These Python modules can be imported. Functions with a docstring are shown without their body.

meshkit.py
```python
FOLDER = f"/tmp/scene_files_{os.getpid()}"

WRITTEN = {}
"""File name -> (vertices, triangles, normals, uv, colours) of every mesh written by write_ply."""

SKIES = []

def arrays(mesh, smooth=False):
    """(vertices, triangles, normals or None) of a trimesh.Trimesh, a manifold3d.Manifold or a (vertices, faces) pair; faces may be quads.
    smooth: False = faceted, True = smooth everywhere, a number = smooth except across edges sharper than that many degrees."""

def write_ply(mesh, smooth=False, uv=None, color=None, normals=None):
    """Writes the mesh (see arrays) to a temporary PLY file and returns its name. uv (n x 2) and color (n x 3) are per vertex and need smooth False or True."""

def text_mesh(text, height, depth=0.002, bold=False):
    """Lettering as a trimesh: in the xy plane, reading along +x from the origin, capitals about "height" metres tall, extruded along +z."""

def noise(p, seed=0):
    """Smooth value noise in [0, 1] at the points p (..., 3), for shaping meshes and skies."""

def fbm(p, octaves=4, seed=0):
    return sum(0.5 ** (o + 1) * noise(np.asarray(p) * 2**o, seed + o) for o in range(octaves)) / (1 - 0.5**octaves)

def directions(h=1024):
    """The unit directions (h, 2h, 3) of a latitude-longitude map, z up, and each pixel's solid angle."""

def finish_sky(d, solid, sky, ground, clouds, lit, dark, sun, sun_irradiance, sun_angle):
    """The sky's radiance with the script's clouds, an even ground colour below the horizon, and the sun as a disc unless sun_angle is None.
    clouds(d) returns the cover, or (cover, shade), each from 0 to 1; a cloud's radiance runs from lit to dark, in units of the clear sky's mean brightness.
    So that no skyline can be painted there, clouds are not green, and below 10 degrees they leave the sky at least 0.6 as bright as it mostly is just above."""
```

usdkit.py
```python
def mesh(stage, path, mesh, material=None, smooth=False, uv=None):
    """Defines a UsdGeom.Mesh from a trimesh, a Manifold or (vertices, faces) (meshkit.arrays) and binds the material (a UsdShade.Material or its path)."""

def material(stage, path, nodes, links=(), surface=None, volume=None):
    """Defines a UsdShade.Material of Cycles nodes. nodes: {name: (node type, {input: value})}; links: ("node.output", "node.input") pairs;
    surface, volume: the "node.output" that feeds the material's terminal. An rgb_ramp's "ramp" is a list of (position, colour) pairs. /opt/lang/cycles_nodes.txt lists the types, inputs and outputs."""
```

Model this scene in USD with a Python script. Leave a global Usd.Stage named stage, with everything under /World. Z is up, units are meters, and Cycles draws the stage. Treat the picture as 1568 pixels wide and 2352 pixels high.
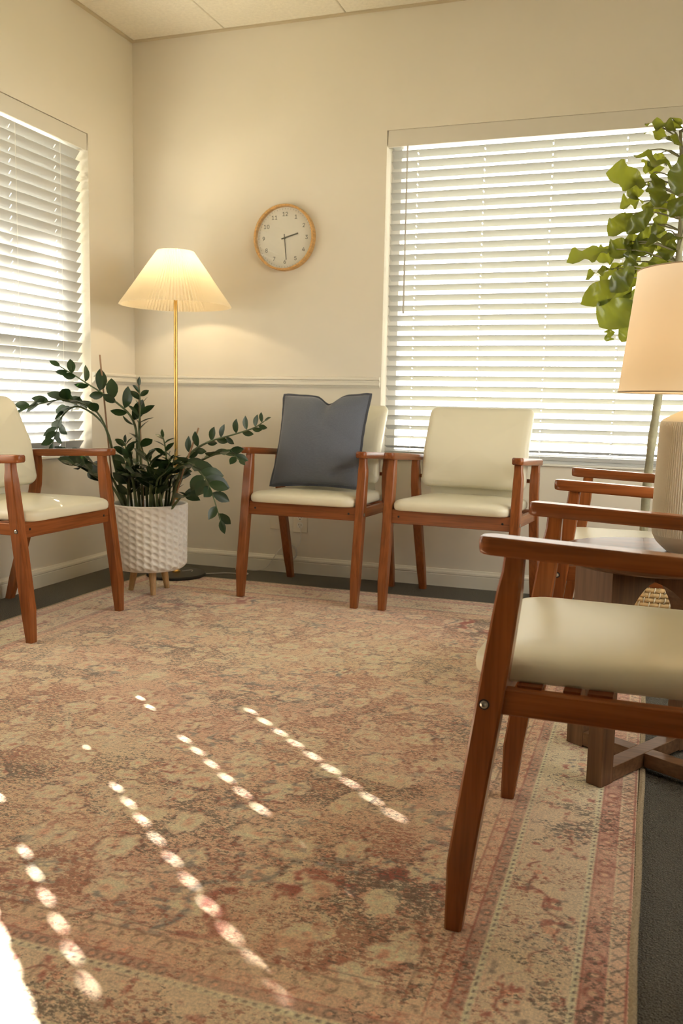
import math, random
import numpy as np
import trimesh, usdkit, meshkit
from shapely.geometry import Polygon, box as sbox
from pxr import Usd, UsdGeom, UsdLux, UsdShade, Sdf, Gf, Vt

rng = np.random.default_rng(7)
random.seed(7)
PI = math.pi
stage = Usd.Stage.CreateInMemory()
UsdGeom.SetStageUpAxis(stage, 'Z')
UsdGeom.SetStageMetersPerUnit(stage, 1.0)
UsdGeom.Xform.Define(stage, '/World')
UsdGeom.Scope.Define(stage, '/World/Looks')

# ------------------------------------------------------------------ camera
CF, CE = 2037.9, np.array([2.580, -4.092, 0.855])
YAW, PITCH, ROLL = math.radians(-19.10), math.radians(7.00), math.radians(1.16)
fwd = np.array([math.sin(YAW)*math.cos(PITCH), math.cos(YAW)*math.cos(PITCH), -math.sin(PITCH)])
r0 = np.array([math.cos(YAW), -math.sin(YAW), 0]); u0 = np.cross(r0, fwd)
RT = math.cos(ROLL)*r0 + math.sin(ROLL)*u0
UP = -math.sin(ROLL)*r0 + math.cos(ROLL)*u0
cam = UsdGeom.Camera.Define(stage, '/World/camera')
cam.CreateHorizontalApertureAttr(14.9)
cam.CreateFocalLengthAttr(14.9*CF/1568)
cam.CreateFStopAttr(4.0)
cam.CreateFocusDistanceAttr(2.3)
cam.CreateClippingRangeAttr((0.05, 1000))
cam.CreateExposureAttr(0.74)
cam.AddTransformOp().Set(Gf.Matrix4d(*RT, 0, *UP, 0, *(-fwd), 0, *CE, 1))


def ray(px):
    return fwd + (px[0]-784)/CF*RT - (px[1]-1176)/CF*UP


def at(px, axis, val):
    """The place in the room that a measured point of the photograph shows, on the plane axis = val."""
    d = ray(px); i = 'xyz'.index(axis)
    return CE + (val-CE[i])/d[i]*d


# ------------------------------------------------------------------ daylight
SUN_EL = math.radians(28.0)
sh = np.array([-1.0, 0.84]); sh /= np.linalg.norm(sh)
SUN = np.array([sh[0]*math.cos(SUN_EL), sh[1]*math.cos(SUN_EL), math.sin(SUN_EL)])   # towards the sun
sun = UsdLux.DistantLight.Define(stage, '/World/sun')
sun.CreateIntensityAttr(18.5); sun.CreateNormalizeAttr(True); sun.CreateAngleAttr(0.53); sun.CreateColorAttr((1.0, 0.93, 0.82))
z_ = SUN; x_ = np.cross([0, 0, 1.0], z_); x_ /= np.linalg.norm(x_); y_ = np.cross(z_, x_)
sun.AddTransformOp().Set(Gf.Matrix4d(*x_, 0, *y_, 0, *z_, 0, 0, 0, 10, 1))
sky = UsdLux.DomeLight.Define(stage, '/World/sky')
sky.CreateIntensityAttr(1.15); sky.CreateColorAttr((1.0, 0.95, 0.88))

# ------------------------------------------------------------------ materials
def mat(name, nodes, links=(), surface='p.BSDF'):
    return usdkit.material(stage, '/World/Looks/'+name, nodes, links, surface=surface)


def plain(name, col, rough=0.5, bump=0, bscale=200, vary=0.0, vscale=6, **kw):
    n = {'p': ('principled_bsdf', {'base_color': col, 'roughness': rough, **kw})}
    l = []
    if bump or vary:
        n['t'] = ('texture_coordinate', {})
    if vary:
        n['v'] = ('noise_texture', {'scale': vscale, 'detail': 4})
        n['r'] = ('rgb_ramp', {'ramp': [(0.3, tuple(c*(1-vary) for c in col)), (0.7, tuple(min(1, c*(1+vary)) for c in col))]})
        l += [('t.object', 'v.vector'), ('v.fac', 'r.fac'), ('r.color', 'p.base_color')]
    if bump:
        n['b'] = ('noise_texture', {'scale': bscale, 'detail': 3})
        n['bu'] = ('bump', {'strength': bump, 'distance': 0.002})
        l += [('t.object', 'b.vector'), ('b.fac', 'bu.height'), ('bu.normal', 'p.normal')]
    return mat(name, n, l)


def wood(name, axis, dark, light, rough=0.23, fine=26, coat=0.0):
    s = [fine]*3; s[axis] = fine*0.06
    s2 = [fine*5]*3; s2[axis] = fine*0.2
    return mat(name, {
        't': ('texture_coordinate', {}), 'm': ('mapping', {'scale': s}), 'm2': ('mapping', {'scale': s2}),
        'n': ('noise_texture', {'scale': 1.0, 'detail': 5, 'roughness': 0.6, 'distortion': 0.6}),
        'n2': ('noise_texture', {'scale': 1.0, 'detail': 3}),
        'r': ('rgb_ramp', {'ramp': [(0.25, dark), (0.5, tuple((a+b)/2 for a, b in zip(dark, light))), (0.78, light)]}),
        'r2': ('rgb_ramp', {'ramp': [(0.3, (0.72, 0.72, 0.72)), (0.6, (1, 1, 1))]}),
        'x': ('mix_color', {'blend_type': 'multiply', 'fac': 1.0}),
        'bu': ('bump', {'strength': 0.12, 'distance': 0.001}),
        'p': ('principled_bsdf', {'roughness': rough, 'specular_ior_level': 0.42, 'coat_weight': coat, 'coat_roughness': 0.2})},
        [('t.object', 'm.vector'), ('t.object', 'm2.vector'), ('m.vector', 'n.vector'), ('m2.vector', 'n2.vector'),
         ('n.fac', 'r.fac'), ('n2.fac', 'r2.fac'), ('r.color', 'x.a'), ('r2.color', 'x.b'), ('x.result', 'p.base_color'),
         ('n2.fac', 'bu.height'), ('bu.normal', 'p.normal')])


CH_D, CH_L = (0.190, 0.050, 0.013), (0.40, 0.128, 0.036)
W_x, W_y, W_z = (wood('cherry_wood_'+a, i, CH_D, CH_L) for i, a in enumerate('xyz'))
M_end = plain('cherry_dark', (0.20, 0.055, 0.016), 0.4)
T_D, T_L = (0.12, 0.058, 0.028), (0.26, 0.135, 0.068)
T_x, T_z = wood('walnut_x', 0, T_D, T_L, 0.26, 22, 0.0), wood('walnut_z', 2, T_D, T_L, 0.36, 22, 0.0)
M_beech = wood('beech_wood', 2, (0.50, 0.30, 0.13), (0.66, 0.42, 0.21), 0.5, 40, 0.0)
M_clockwood = wood('clock_wood', 1, (0.60, 0.33, 0.11), (0.74, 0.46, 0.18), 0.45, 30, 0.0)
M_vinyl = plain('cream_vinyl', (0.81, 0.765, 0.60), 0.36, bump=0.06, bscale=450)
M_wall = plain('wall_paint', (0.77, 0.715, 0.615), 0.75, bump=0.10, bscale=160, vary=0.015, vscale=1.2)
M_trim = plain('trim_paint', (0.80, 0.76, 0.66), 0.5)
M_valance = plain('valance_white', (0.70, 0.66, 0.585), 0.5)
M_white = plain('white_paint', (0.80, 0.78, 0.72), 0.45)
M_slat = plain('blind_white', (0.485, 0.49, 0.49), 0.33)
M_vinylframe = plain('window_vinyl', (0.78, 0.77, 0.74), 0.4)
M_cord = plain('cord_white', (0.85, 0.83, 0.78), 0.6)
M_wand = plain('wand_plastic', (0.55, 0.53, 0.50), 0.3)
M_tile = plain('ceiling_tile', (0.78, 0.73, 0.62), 0.9, bump=0.9, bscale=120, vary=0.05, vscale=60)
M_gridtrim = plain('ceiling_trim', (0.55, 0.47, 0.33), 0.6)
M_brass = plain('brass', (0.62, 0.40, 0.13), 0.28, metallic=1.0)
M_blackmetal = plain('dark_metal', (0.035, 0.034, 0.032), 0.35, metallic=0.5)
M_steel = plain('steel', (0.60, 0.58, 0.54), 0.25, metallic=1.0)
M_hole = plain('hole_dark', (0.02, 0.013, 0.008), 0.8)
M_pot = plain('white_pot', (0.86, 0.83, 0.78), 0.55, bump=0.05, bscale=300)
M_soil = plain('soil', (0.045, 0.030, 0.020), 0.95, bump=1.0, bscale=90, vary=0.4, vscale=60)
M_stake = plain('bamboo_stake', (0.34, 0.20, 0.11), 0.6, vary=0.2, vscale=30)
M_stem = plain('zz_stem', (0.085, 0.115, 0.045), 0.45, vary=0.3, vscale=40)
M_trunk = plain('fig_trunk', (0.27, 0.25, 0.16), 0.75, bump=0.4, bscale=60, vary=0.25, vscale=25)
M_ceramic = plain('cream_ceramic', (0.72, 0.66, 0.53), 0.6, bump=0.1, bscale=260)
M_plate = plain('outlet_plastic', (0.78, 0.72, 0.60), 0.35)
M_black = plain('black_ink', (0.11, 0.105, 0.085), 0.6)
M_face = plain('clock_face', (0.90, 0.84, 0.78), 0.6)
M_grass = plain('lawn', (0.125, 0.12, 0.07), 0.9, vary=0.4, vscale=4)
M_concrete = plain('concrete', (0.55, 0.53, 0.49), 0.9, vary=0.1, vscale=2)
M_stucco = plain('stucco', (0.62, 0.56, 0.46), 0.9)
M_clearcord = mat('clear_cord', {'p': ('principled_bsdf', {'base_color': (0.86, 0.82, 0.75), 'roughness': 0.3, 'transmission_weight': 0.45})})
M_pillow = mat('slate_linen', {
    't': ('texture_coordinate', {}), 'm': ('mapping', {'scale': (900, 60, 900)}), 'm2': ('mapping', {'scale': (60, 900, 900)}),
    'n': ('noise_texture', {'scale': 1, 'detail': 2}), 'n2': ('noise_texture', {'scale': 1, 'detail': 2}),
    'a': ('math', {'math_type': 'add'}), 'r': ('rgb_ramp', {'ramp': [(0.3, (0.098, 0.110, 0.140)), (0.7, (0.155, 0.172, 0.215))]}),
    'h': ('math', {'math_type': 'multiply', 'value2': 0.5}), 'bu': ('bump', {'strength': 0.25, 'distance': 0.001}),
    'p': ('principled_bsdf', {'roughness': 0.85, 'sheen_weight': 0.25, 'sheen_roughness': 0.4})},
    [('t.object', 'm.vector'), ('t.object', 'm2.vector'), ('m.vector', 'n.vector'), ('m2.vector', 'n2.vector'), ('n.fac', 'a.value1'), ('n2.fac', 'a.value2'),
     ('a.value', 'h.value1'), ('h.value', 'r.fac'), ('r.color', 'p.base_color'), ('h.value', 'bu.height'), ('bu.normal', 'p.normal')])
M_piping = plain('slate_flange', (0.075, 0.083, 0.105), 0.9)  # darker than the linen: shading of the edge put into the colour
M_carpet = mat('grey_carpet', {
    't': ('texture_coordinate', {}), 'n': ('noise_texture', {'scale': 420, 'detail': 3, 'roughness': 0.7}), 'v': ('voronoi_texture', {'scale': 260}),
    'r': ('rgb_ramp', {'ramp': [(0.32, (0.065, 0.060, 0.050)), (0.52, (0.150, 0.138, 0.114)), (0.72, (0.28, 0.26, 0.22))]}),
    'bu': ('bump', {'strength': 0.9, 'distance': 0.004}), 'p': ('principled_bsdf', {'roughness': 0.95, 'specular_ior_level': 0.1})},
    [('t.object', 'n.vector'), ('t.object', 'v.vector'), ('n.fac', 'r.fac'), ('r.color', 'p.base_color'), ('v.distance', 'bu.height'), ('bu.normal', 'p.normal')])
M_glass = mat('window_glass', {
    'f': ('layer_weight', {'blend': 0.5}), 'w': ('math', {'math_type': 'power', 'value2': 4.0}), 'k': ('math', {'math_type': 'multiply_add', 'value2': 0.75, 'value3': 0.05}),
    't': ('transparent_bsdf', {'color': (0.97, 0.98, 0.97)}), 'g': ('glossy_bsdf', {'roughness': 0.01}), 'x': ('mix_closure', {})},
    [('f.facing', 'w.value1'), ('w.value', 'k.value1'), ('k.value', 'x.fac'), ('t.BSDF', 'x.closure1'), ('g.BSDF', 'x.closure2')], surface='x.closure')


def shade_mat(name, col, k):
    return mat(name, {
        'd': ('principled_bsdf', {'base_color': col, 'roughness': 0.8, 'specular_ior_level': 0.1}), 't': ('translucent_bsdf', {'color': col}),
        'x': ('mix_closure', {'fac': k})}, [('d.BSDF', 'x.closure1'), ('t.BSDF', 'x.closure2')], surface='x.closure')


M_pleat = shade_mat('pleated_shade', (0.86, 0.76, 0.58), 0.45)
M_drum = shade_mat('drum_shade', (0.80, 0.68, 0.52), 0.40)
M_bulb = mat('warm_bulb', {'e': ('emission', {'color': (1.0, 0.79, 0.48), 'strength': 92.0})}, surface='e.emission')
M_bulb2 = mat('warm_bulb_table', {'e': ('emission', {'color': (1.0, 0.70, 0.36), 'strength': 15.0})}, surface='e.emission')


def leaf_mat(name, dark, light, trans, k, rough):
    return mat(name, {
        'o': ('object_info', {}), 't': ('texture_coordinate', {}), 'n': ('noise_texture', {'scale': 14, 'detail': 3}),
        'a': ('math', {'math_type': 'add'}), 'h': ('math', {'math_type': 'multiply', 'value2': 0.5}),
        'r': ('rgb_ramp', {'ramp': [(0.2, dark), (0.8, light)]}), 'p': ('principled_bsdf', {'roughness': rough}),
        'tr': ('translucent_bsdf', {'color': trans}), 'x': ('mix_closure', {'fac': k})},
        [('t.object', 'n.vector'), ('o.random', 'a.value1'), ('n.fac', 'a.value2'), ('a.value', 'h.value1'), ('h.value', 'r.fac'), ('r.color', 'p.base_color'),
         ('p.BSDF', 'x.closure1'), ('tr.BSDF', 'x.closure2')], surface='x.closure')


M_zz = leaf_mat('zz_leaf', (0.009, 0.024, 0.009), (0.028, 0.060, 0.020), (0.05, 0.13, 0.02), 0.08, 0.33)
M_fig = leaf_mat('fig_leaf', (0.020, 0.034, 0.009), (0.062, 0.088, 0.024), (0.46, 0.48, 0.04), 0.28, 0.24)

# ------------------------------------------------------------------ helpers
taken = {}


def numbered(parent, name):
    k = taken.get((parent, name), 0); taken[(parent, name)] = k+1
    return f'{parent}/{name}' if k == 0 else f'{parent}/{name}_{k:03d}'


def path_of(p):
    return '/World' if p is None else str(p.GetPath())


def obj(name, mesh, m, parent=None, smooth=False, label=None):
    p = usdkit.mesh(stage, numbered(path_of(parent), name), mesh, m, smooth=smooth).GetPrim()
    if label:
        p.SetCustomDataByKey('label', label)
    return p


def tag(p, label=None, cat=None, group=None, kind=None):
    for k, v in (('label', label), ('category', cat), ('group', group), ('kind', kind)):
        if v:
            p.SetCustomDataByKey(k, v)
    return p


def thing(name, label=None, cat=None, loc=(0, 0, 0), rot=0, group=None, kind=None):
    x = UsdGeom.Xform.Define(stage, numbered('/World', name))
    x.AddTranslateOp().Set(Gf.Vec3d(*map(float, loc)))
    x.AddRotateZOp().Set(float(rot))
    return tag(x.GetPrim(), label, cat, group, kind)


def copy_of(root, label, loc, rot, tilt=0.0):
    was = root.GetCustomData()
    r = thing(root.GetName(), label, was['category'], loc, rot, was.get('group'))
    if tilt:
        UsdGeom.Xformable(r).AddRotateYOp().Set(float(tilt))
    r.GetReferences().AddInternalReference(root.GetPath()); r.SetInstanceable(True)
    return r


cat_ = trimesh.util.concatenate


def bx(x0, x1, y0, y1, z0, z1):
    m = trimesh.creation.box([x1-x0, y1-y0, z1-z0]); m.apply_translation([(x0+x1)/2, (y0+y1)/2, (z0+z1)/2]); return m


def cbox(x0, x1, y0, y1, z0, z1, c=0.003):
    """A box with chamfered edges."""
    P = []
    for sx in (0, 1):
        for sy in (0, 1):
            for sz in (0, 1):
                q = np.array([(x0, x1)[sx], (y0, y1)[sy], (z0, z1)[sz]]); d = np.array([1-2*sx, 1-2*sy, 1-2*sz])*c
                for k in range(3):
                    v = q+d; v[k] = q[k]; P.append(v)
    return trimesh.convex.convex_hull(np.array(P))


def loft(rings, caps=True):
    """Rings: equal-length loops of points; joined in order, ends closed."""
    R = np.array(rings, float); n, k = R.shape[:2]
    V = R.reshape(-1, 3); F = []
    for i in range(n-1):
        for j in range(k):
            a, b = i*k+j, i*k+(j+1) % k
            F += [[a, b, b+k], [a, b+k, a+k]]
    if caps:
        V = np.vstack([V, R[0].mean(0), R[-1].mean(0)]); c0, c1 = len(V)-2, len(V)-1
        for j in range(k):
            F += [[c0, (j+1) % k, j], [c1, (n-1)*k+j, (n-1)*k+(j+1) % k]]
    m = trimesh.Trimesh(V, F, process=False)
    if m.volume < 0:
        m.invert()
    return m


def crect(cx, cy, wx, wy, c):
    """A rectangle with cut corners, as (x, y) pairs."""
    a, b = wx/2, wy/2
    return [(cx+a, cy-b+c), (cx+a, cy+b-c), (cx+a-c, cy+b), (cx-a+c, cy+b), (cx-a, cy+b-c), (cx-a, cy-b+c), (cx-a+c, cy-b), (cx+a-c, cy-b)]


def rrect(cx, cy, a, b, r, n=6):
    P = []
    for sx, sy, t0 in ((1, 1, 0), (-1, 1, PI/2), (-1, -1, PI), (1, -1, 3*PI/2)):
        for t in np.linspace(t0, t0+PI/2, n):
            P.append((cx+sx*(a-r)+r*math.cos(t), cy+sy*(b-r)+r*math.sin(t)))
    return P


def tube(pts, rad, n=8):
    P = np.array(pts, float); k = len(P); rad = np.broadcast_to(rad, k)
    T = np.gradient(P, axis=0); T /= np.linalg.norm(T, axis=1, keepdims=True)
    u = np.cross(T[0], [0.3, 0.2, 0.93]); u /= np.linalg.norm(u); rings = []
    for i in range(k):
        u = u - T[i]*(u@T[i]); u /= np.linalg.norm(u); v = np.cross(T[i], u)
        rings.append([P[i]+rad[i]*(math.cos(t)*u+math.sin(t)*v) for t in np.linspace(0, 2*PI, n, endpoint=False)])
    return loft(rings)


def spline(pts, n):
    """Catmull-Rom through the points."""
    P = np.array(pts, float); P = np.vstack([2*P[0]-P[1], P, 2*P[-1]-P[-2]]); out = []
    segs = len(P)-3
    for s in np.linspace(0, segs, n):
        i = min(int(s), segs-1); t = s-i; a, b, c, d = P[i:i+4]
        out.append(0.5*((2*b)+(c-a)*t+(2*a-5*b+4*c-d)*t*t+(3*b-a-3*c+d)*t**3))
    return np.array(out)


def lathe(prof, n=48, caps=True):
    return loft([[(r*math.cos(t), r*math.sin(t), z) for t in np.linspace(0, 2*PI, n, endpoint=False)] for r, z in prof], caps)


def moved(m, x=0, y=0, z=0):
    m = m.copy(); m.apply_translation([x, y, z]); return m


def disc(r, h, n=24):
    return trimesh.creation.cylinder(radius=r, height=h, sections=n)


# ------------------------------------------------------------------ the room
RX, RY, H, WT = 3.14, -8.2, 2.634, 0.20          # right wall, wall behind the camera, ceiling, wall thickness
L0, L1, LZ0, LZ1 = -2.16, -0.387, 0.575, 2.085   # opening in the left wall (y, z)
B0, B1, BZ0, BZ1 = 1.349, 2.93, 0.590, 2.105     # opening in the back wall (x, z)


def pierced(u0, u1, z0, z1, h):
    m = trimesh.creation.extrude_polygon(Polygon(sbox(u0, z0, u1, z1).exterior.coords, [list(sbox(*h).exterior.coords)]) if h else sbox(u0, z0, u1, z1), WT, engine='earcut')
    return m


wb = pierced(-WT, RX+WT, -0.02, H+0.15, (B0, BZ0, B1, BZ1))
wb.apply_transform([[1, 0, 0, 0], [0, 0, 1, 0], [0, 1, 0, 0], [0, 0, 0, 1]]); wb.invert()
tag(obj('wall_back', wb, M_wall), 'cream painted wall with the clock and the wide blinded window', kind='structure')
wl = pierced(RY-WT, -0.0, -0.02, H+0.15, (L0, LZ0, L1, LZ1))
wl.apply_transform([[0, 0, -1, 0], [1, 0, 0, 0], [0, 1, 0, 0], [0, 0, 0, 1]])
tag(obj('wall_left', wl, M_wall), 'cream painted wall with the window left of the floor lamp', kind='structure')
R0, R1, RZ0, RZ1 = -2.75, -0.40, 0.60, 1.80       # opening in the right wall (y, z)
wr = pierced(RY-WT, 0.0, -0.02, H+0.15, (R0, RZ0, R1, RZ1))
wr.apply_transform([[0, 0, 1, RX], [1, 0, 0, 0], [0, 1, 0, 0], [0, 0, 0, 1]])
tag(obj('wall_right', wr, M_wall), 'cream painted wall behind the nearest chair', kind='structure')
tag(obj('wall_front', bx(0, RX, RY-WT, RY, -0.02, H+0.15), M_wall), 'cream painted wall facing the clock wall', kind='structure')
tag(obj('floor', bx(-WT, RX+WT, RY-WT, WT, -0.12, 0), M_carpet), 'dark grey carpet around the faded rug', kind='structure')
ceil = thing('ceiling', 'ceiling of speckled cream acoustic tiles', kind='structure')
obj('backing_board', bx(0, RX, RY, 0, H+0.03, H+0.05), M_gridtrim, ceil)
xs = [0.0]+list(np.arange(0.52, RX, 0.62))+[RX]
ys = [0.0]+list(np.arange(-0.45, RY, -0.62))+[RY]
for a, b in zip(xs[:-1], xs[1:]):
    for c, d in zip(ys[:-1], ys[1:]):
        obj('tile', cbox(a+.001, b-.001, d+.001, c-.001, H, H+0.02, 0.004), M_tile, ceil)
AN = lambda *a: bx(*a)
tag(obj('trim_1', AN(0, RX, -0.020, 0.0, H-0.007, H), M_gridtrim), 'thin ceiling edge strip along the clock wall', kind='structure')
tag(obj('trim_2', AN(0, 0.020, RY, -0.020, H-0.007, H), M_gridtrim), 'thin ceiling edge strip along the left wall', kind='structure')


def extr(profile, length):
    """profile (out, z) pairs swept along +x from 0."""
    return loft([[(x, -o, z) for o, z in profile] for x in (0, length)])


base_p = [(0, 0), (0.014, 0), (0.014, 0.056), (0.0125, 0.058), (0.0125, 0.060), (0.015, 0.063), (0.0135, 0.071), (0.009, 0.077), (0.007, 0.083), (0, 0.084)]
rail_p = [(0, .930), (.008, .930), (.011, .936), (.017, .941), (.017, .953), (.011, .957), (.011, .962), (.020, .967), (.020, .976), (.012, .981), (0, .981)]


def on_left(m):     # from along-x-with-out-minus-y to along-minus-y on the left wall
    m = m.copy(); m.apply_transform(trimesh.transformations.rotation_matrix(PI/2, [0, 0, 1])); return m


tag(obj('baseboard_back', extr(base_p, RX), M_trim, smooth=20), 'cream moulded baseboard under the clock wall', kind='structure')
tag(obj('baseboard_left', moved(on_left(extr(base_p, -RY)), y=RY), M_trim, smooth=20), 'cream moulded baseboard along the left wall', kind='structure')
tag(obj('trim_3', extr(rail_p, B0-0.004), M_trim, smooth=20), 'cream moulded chair rail ending at the wide window', kind='structure')
tag(obj('trim_4', moved(on_left(extr(rail_p, -L1-0.004)), y=L1+0.004), M_trim, smooth=20), 'cream moulded chair rail between corner and left window', kind='structure')


def window(name, label, u0, u1, z0, z1, mullions, to_wall, rail=None):
    w = thing(name, label, kind='structure')
    put = lambda m: to_wall(m)
    f = 0.045
    obj('frame', put(cat_([bx(u0, u1, .10, .155, z0, z0+f), bx(u0, u1, .10, .155, z1-f, z1), bx(u0, u0+f, .10, .155, z0+f, z1-f), bx(u1-f, u1, .10, .155, z0+f, z1-f)])), M_vinylframe, w)
    e = [u0+f]+list(mullions)+[u1-f]
    for m in mullions:
        obj('mullion', put(cbox(m-.028, m+.028, .098, .150, z0+f, z1-f)), M_vinylframe, w)
    for a, b in zip(e[:-1], e[1:]):
        obj('pane', put(bx(a, b, .124, .128, z0+f, z1-f)), M_glass, w)
    if rail:
        obj('meeting_rail', put(cbox(u0+f, u1-f, .102, .146, rail-.032, rail+.032)), M_vinylframe, w)
    obj('sill', put(cbox(u0+.001, u1-.001, -.012, .10, z0-.0, z0+.010, .003)), M_white, w)
    return w


ident = lambda m: m
def to_left(m):     # the same building frame (x along, +y outwards) turned onto the left wall: along y, outwards -x
    m = m.copy(); m.apply_transform(trimesh.transformations.rotation_matrix(PI/2, [0, 0, 1])); return m
window('window_1', 'white framed window in the left wall behind lowered blinds', L0, L1, LZ0, LZ1, [-1.481], to_left, rail=1.085)
window('window_2', 'wide white framed window right of the clock behind lowered blinds', B0, B1, BZ0, BZ1, [], ident)

def to_right(m):
    m = m.copy(); m.apply_transform(trimesh.transformations.rotation_matrix(-PI/2, [0, 0, 1])); m.apply_translation([RX, 0, 0]); return m
window('window_3', 'white framed window in the right wall behind the lamp table', -R1, -R0, RZ0, RZ1, [1.6], to_right)

# outside
tag(obj('ground', bx(-40, 40, -40, 40, -0.45, -0.30), M_concrete), 'pale concrete ground outside the windows', kind='structure')
tag(obj('lawn', cat_([bx(-5.5, 14, WT, 5.5, -0.30, -0.24), bx(-5.5, -WT, -12, WT, -0.30, -0.24), bx(RX+WT, 14, -12, WT, -0.30, -0.24)]), M_grass), 'lawn around the outside of the room', kind='structure')
tag(obj('roof_eave', bx(-WT-1.05, -WT, RY-1, 1.2, 2.36, 2.52), M_stucco), 'roof overhang outside the left window', kind='structure')

tr_ = thing('garden_tree', 'unseen leafy tree outside the left window, crown cut to shape the sun spots', 'tree', (-2.05, .35, -.30))  # unseen tree put in for the sun pattern; leaves over the sun spots left out
obj('trunk', tube([(0, 0, 0), (.03, .02, 1.2), (-.02, .0, 2.4), (.02, .03, 3.2)], [.09, .075, .06, .04], 10), M_stucco, tr_, smooth=True)
g_ = np.random.default_rng(3); fl = []
for k in range(2600):
    p = g_.normal(0, 1, 3); p = p/np.linalg.norm(p)*g_.uniform(.3, 1)**.5*np.array([.75, 1.15, .80])+[.15, -.25, 3.15]
    wp = p+[-2.05, .35, -.30]; t_ = -wp[0]/(-SUN[0]); hit = wp-abs(t_)*SUN      # where the leaf's shadow meets the window
    if hit[2]-.06 < np.interp(hit[1], [-2.3, -1.9, -1.62, -1.42, -1.32, -1.10, -1.00, -.80, -.70, -.3], [1.26, 1.28, 1.28, 1.20, 1.36, 1.36, 1.27, 1.27, 1.62, 1.62]):
        continue
    a, b = g_.normal(0, 1, 3), g_.normal(0, 1, 3); a /= np.linalg.norm(a); b -= a*(a@b); b /= np.linalg.norm(b)
    fl.append([p-a*.06, p+b*.026, p+a*.06, p-b*.026])
fl = np.array(fl).reshape(-1, 3)
tag(obj('foliage', (fl, np.arange(len(fl)).reshape(-1, 4)), M_zz, tr_), kind='stuff')

tc = np.array([2.13, 0, 1.33])+5.2*SUN  # unseen tree added up the sun ray to shade the wide blind
tr2 = thing('garden_tree', 'unseen leafy tree added to keep the sun off the wide window', 'tree', (tc[0], tc[1], -.30))
obj('trunk', tube([(0, 0, 0), (-.04, .02, 1.4), (.03, .03, 2.8), (0, 0, tc[2]+.5)], [.12, .10, .08, .04], 10), M_stucco, tr2, smooth=True)
fl = []
for k in range(6000):
    p = g_.normal(0, 1, 3); p = p/np.linalg.norm(p)*g_.uniform(.1, 1)**.45*np.array([1.0, 1.0, 1.02])+[0, 0, tc[2]+.30]
    a, b = g_.normal(0, 1, 3), g_.normal(0, 1, 3); a /= np.linalg.norm(a); b -= a*(a@b); b /= np.linalg.norm(b)
    fl.append([p-a*.075, p+b*.034, p+a*.075, p-b*.034])
fl = np.array(fl).reshape(-1, 3)
tag(obj('foliage', (fl, np.arange(len(fl)).reshape(-1, 4)), M_zz, tr2), kind='stuff')

# ------------------------------------------------------------------ venetian blinds
SP = 0.0467


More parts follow.
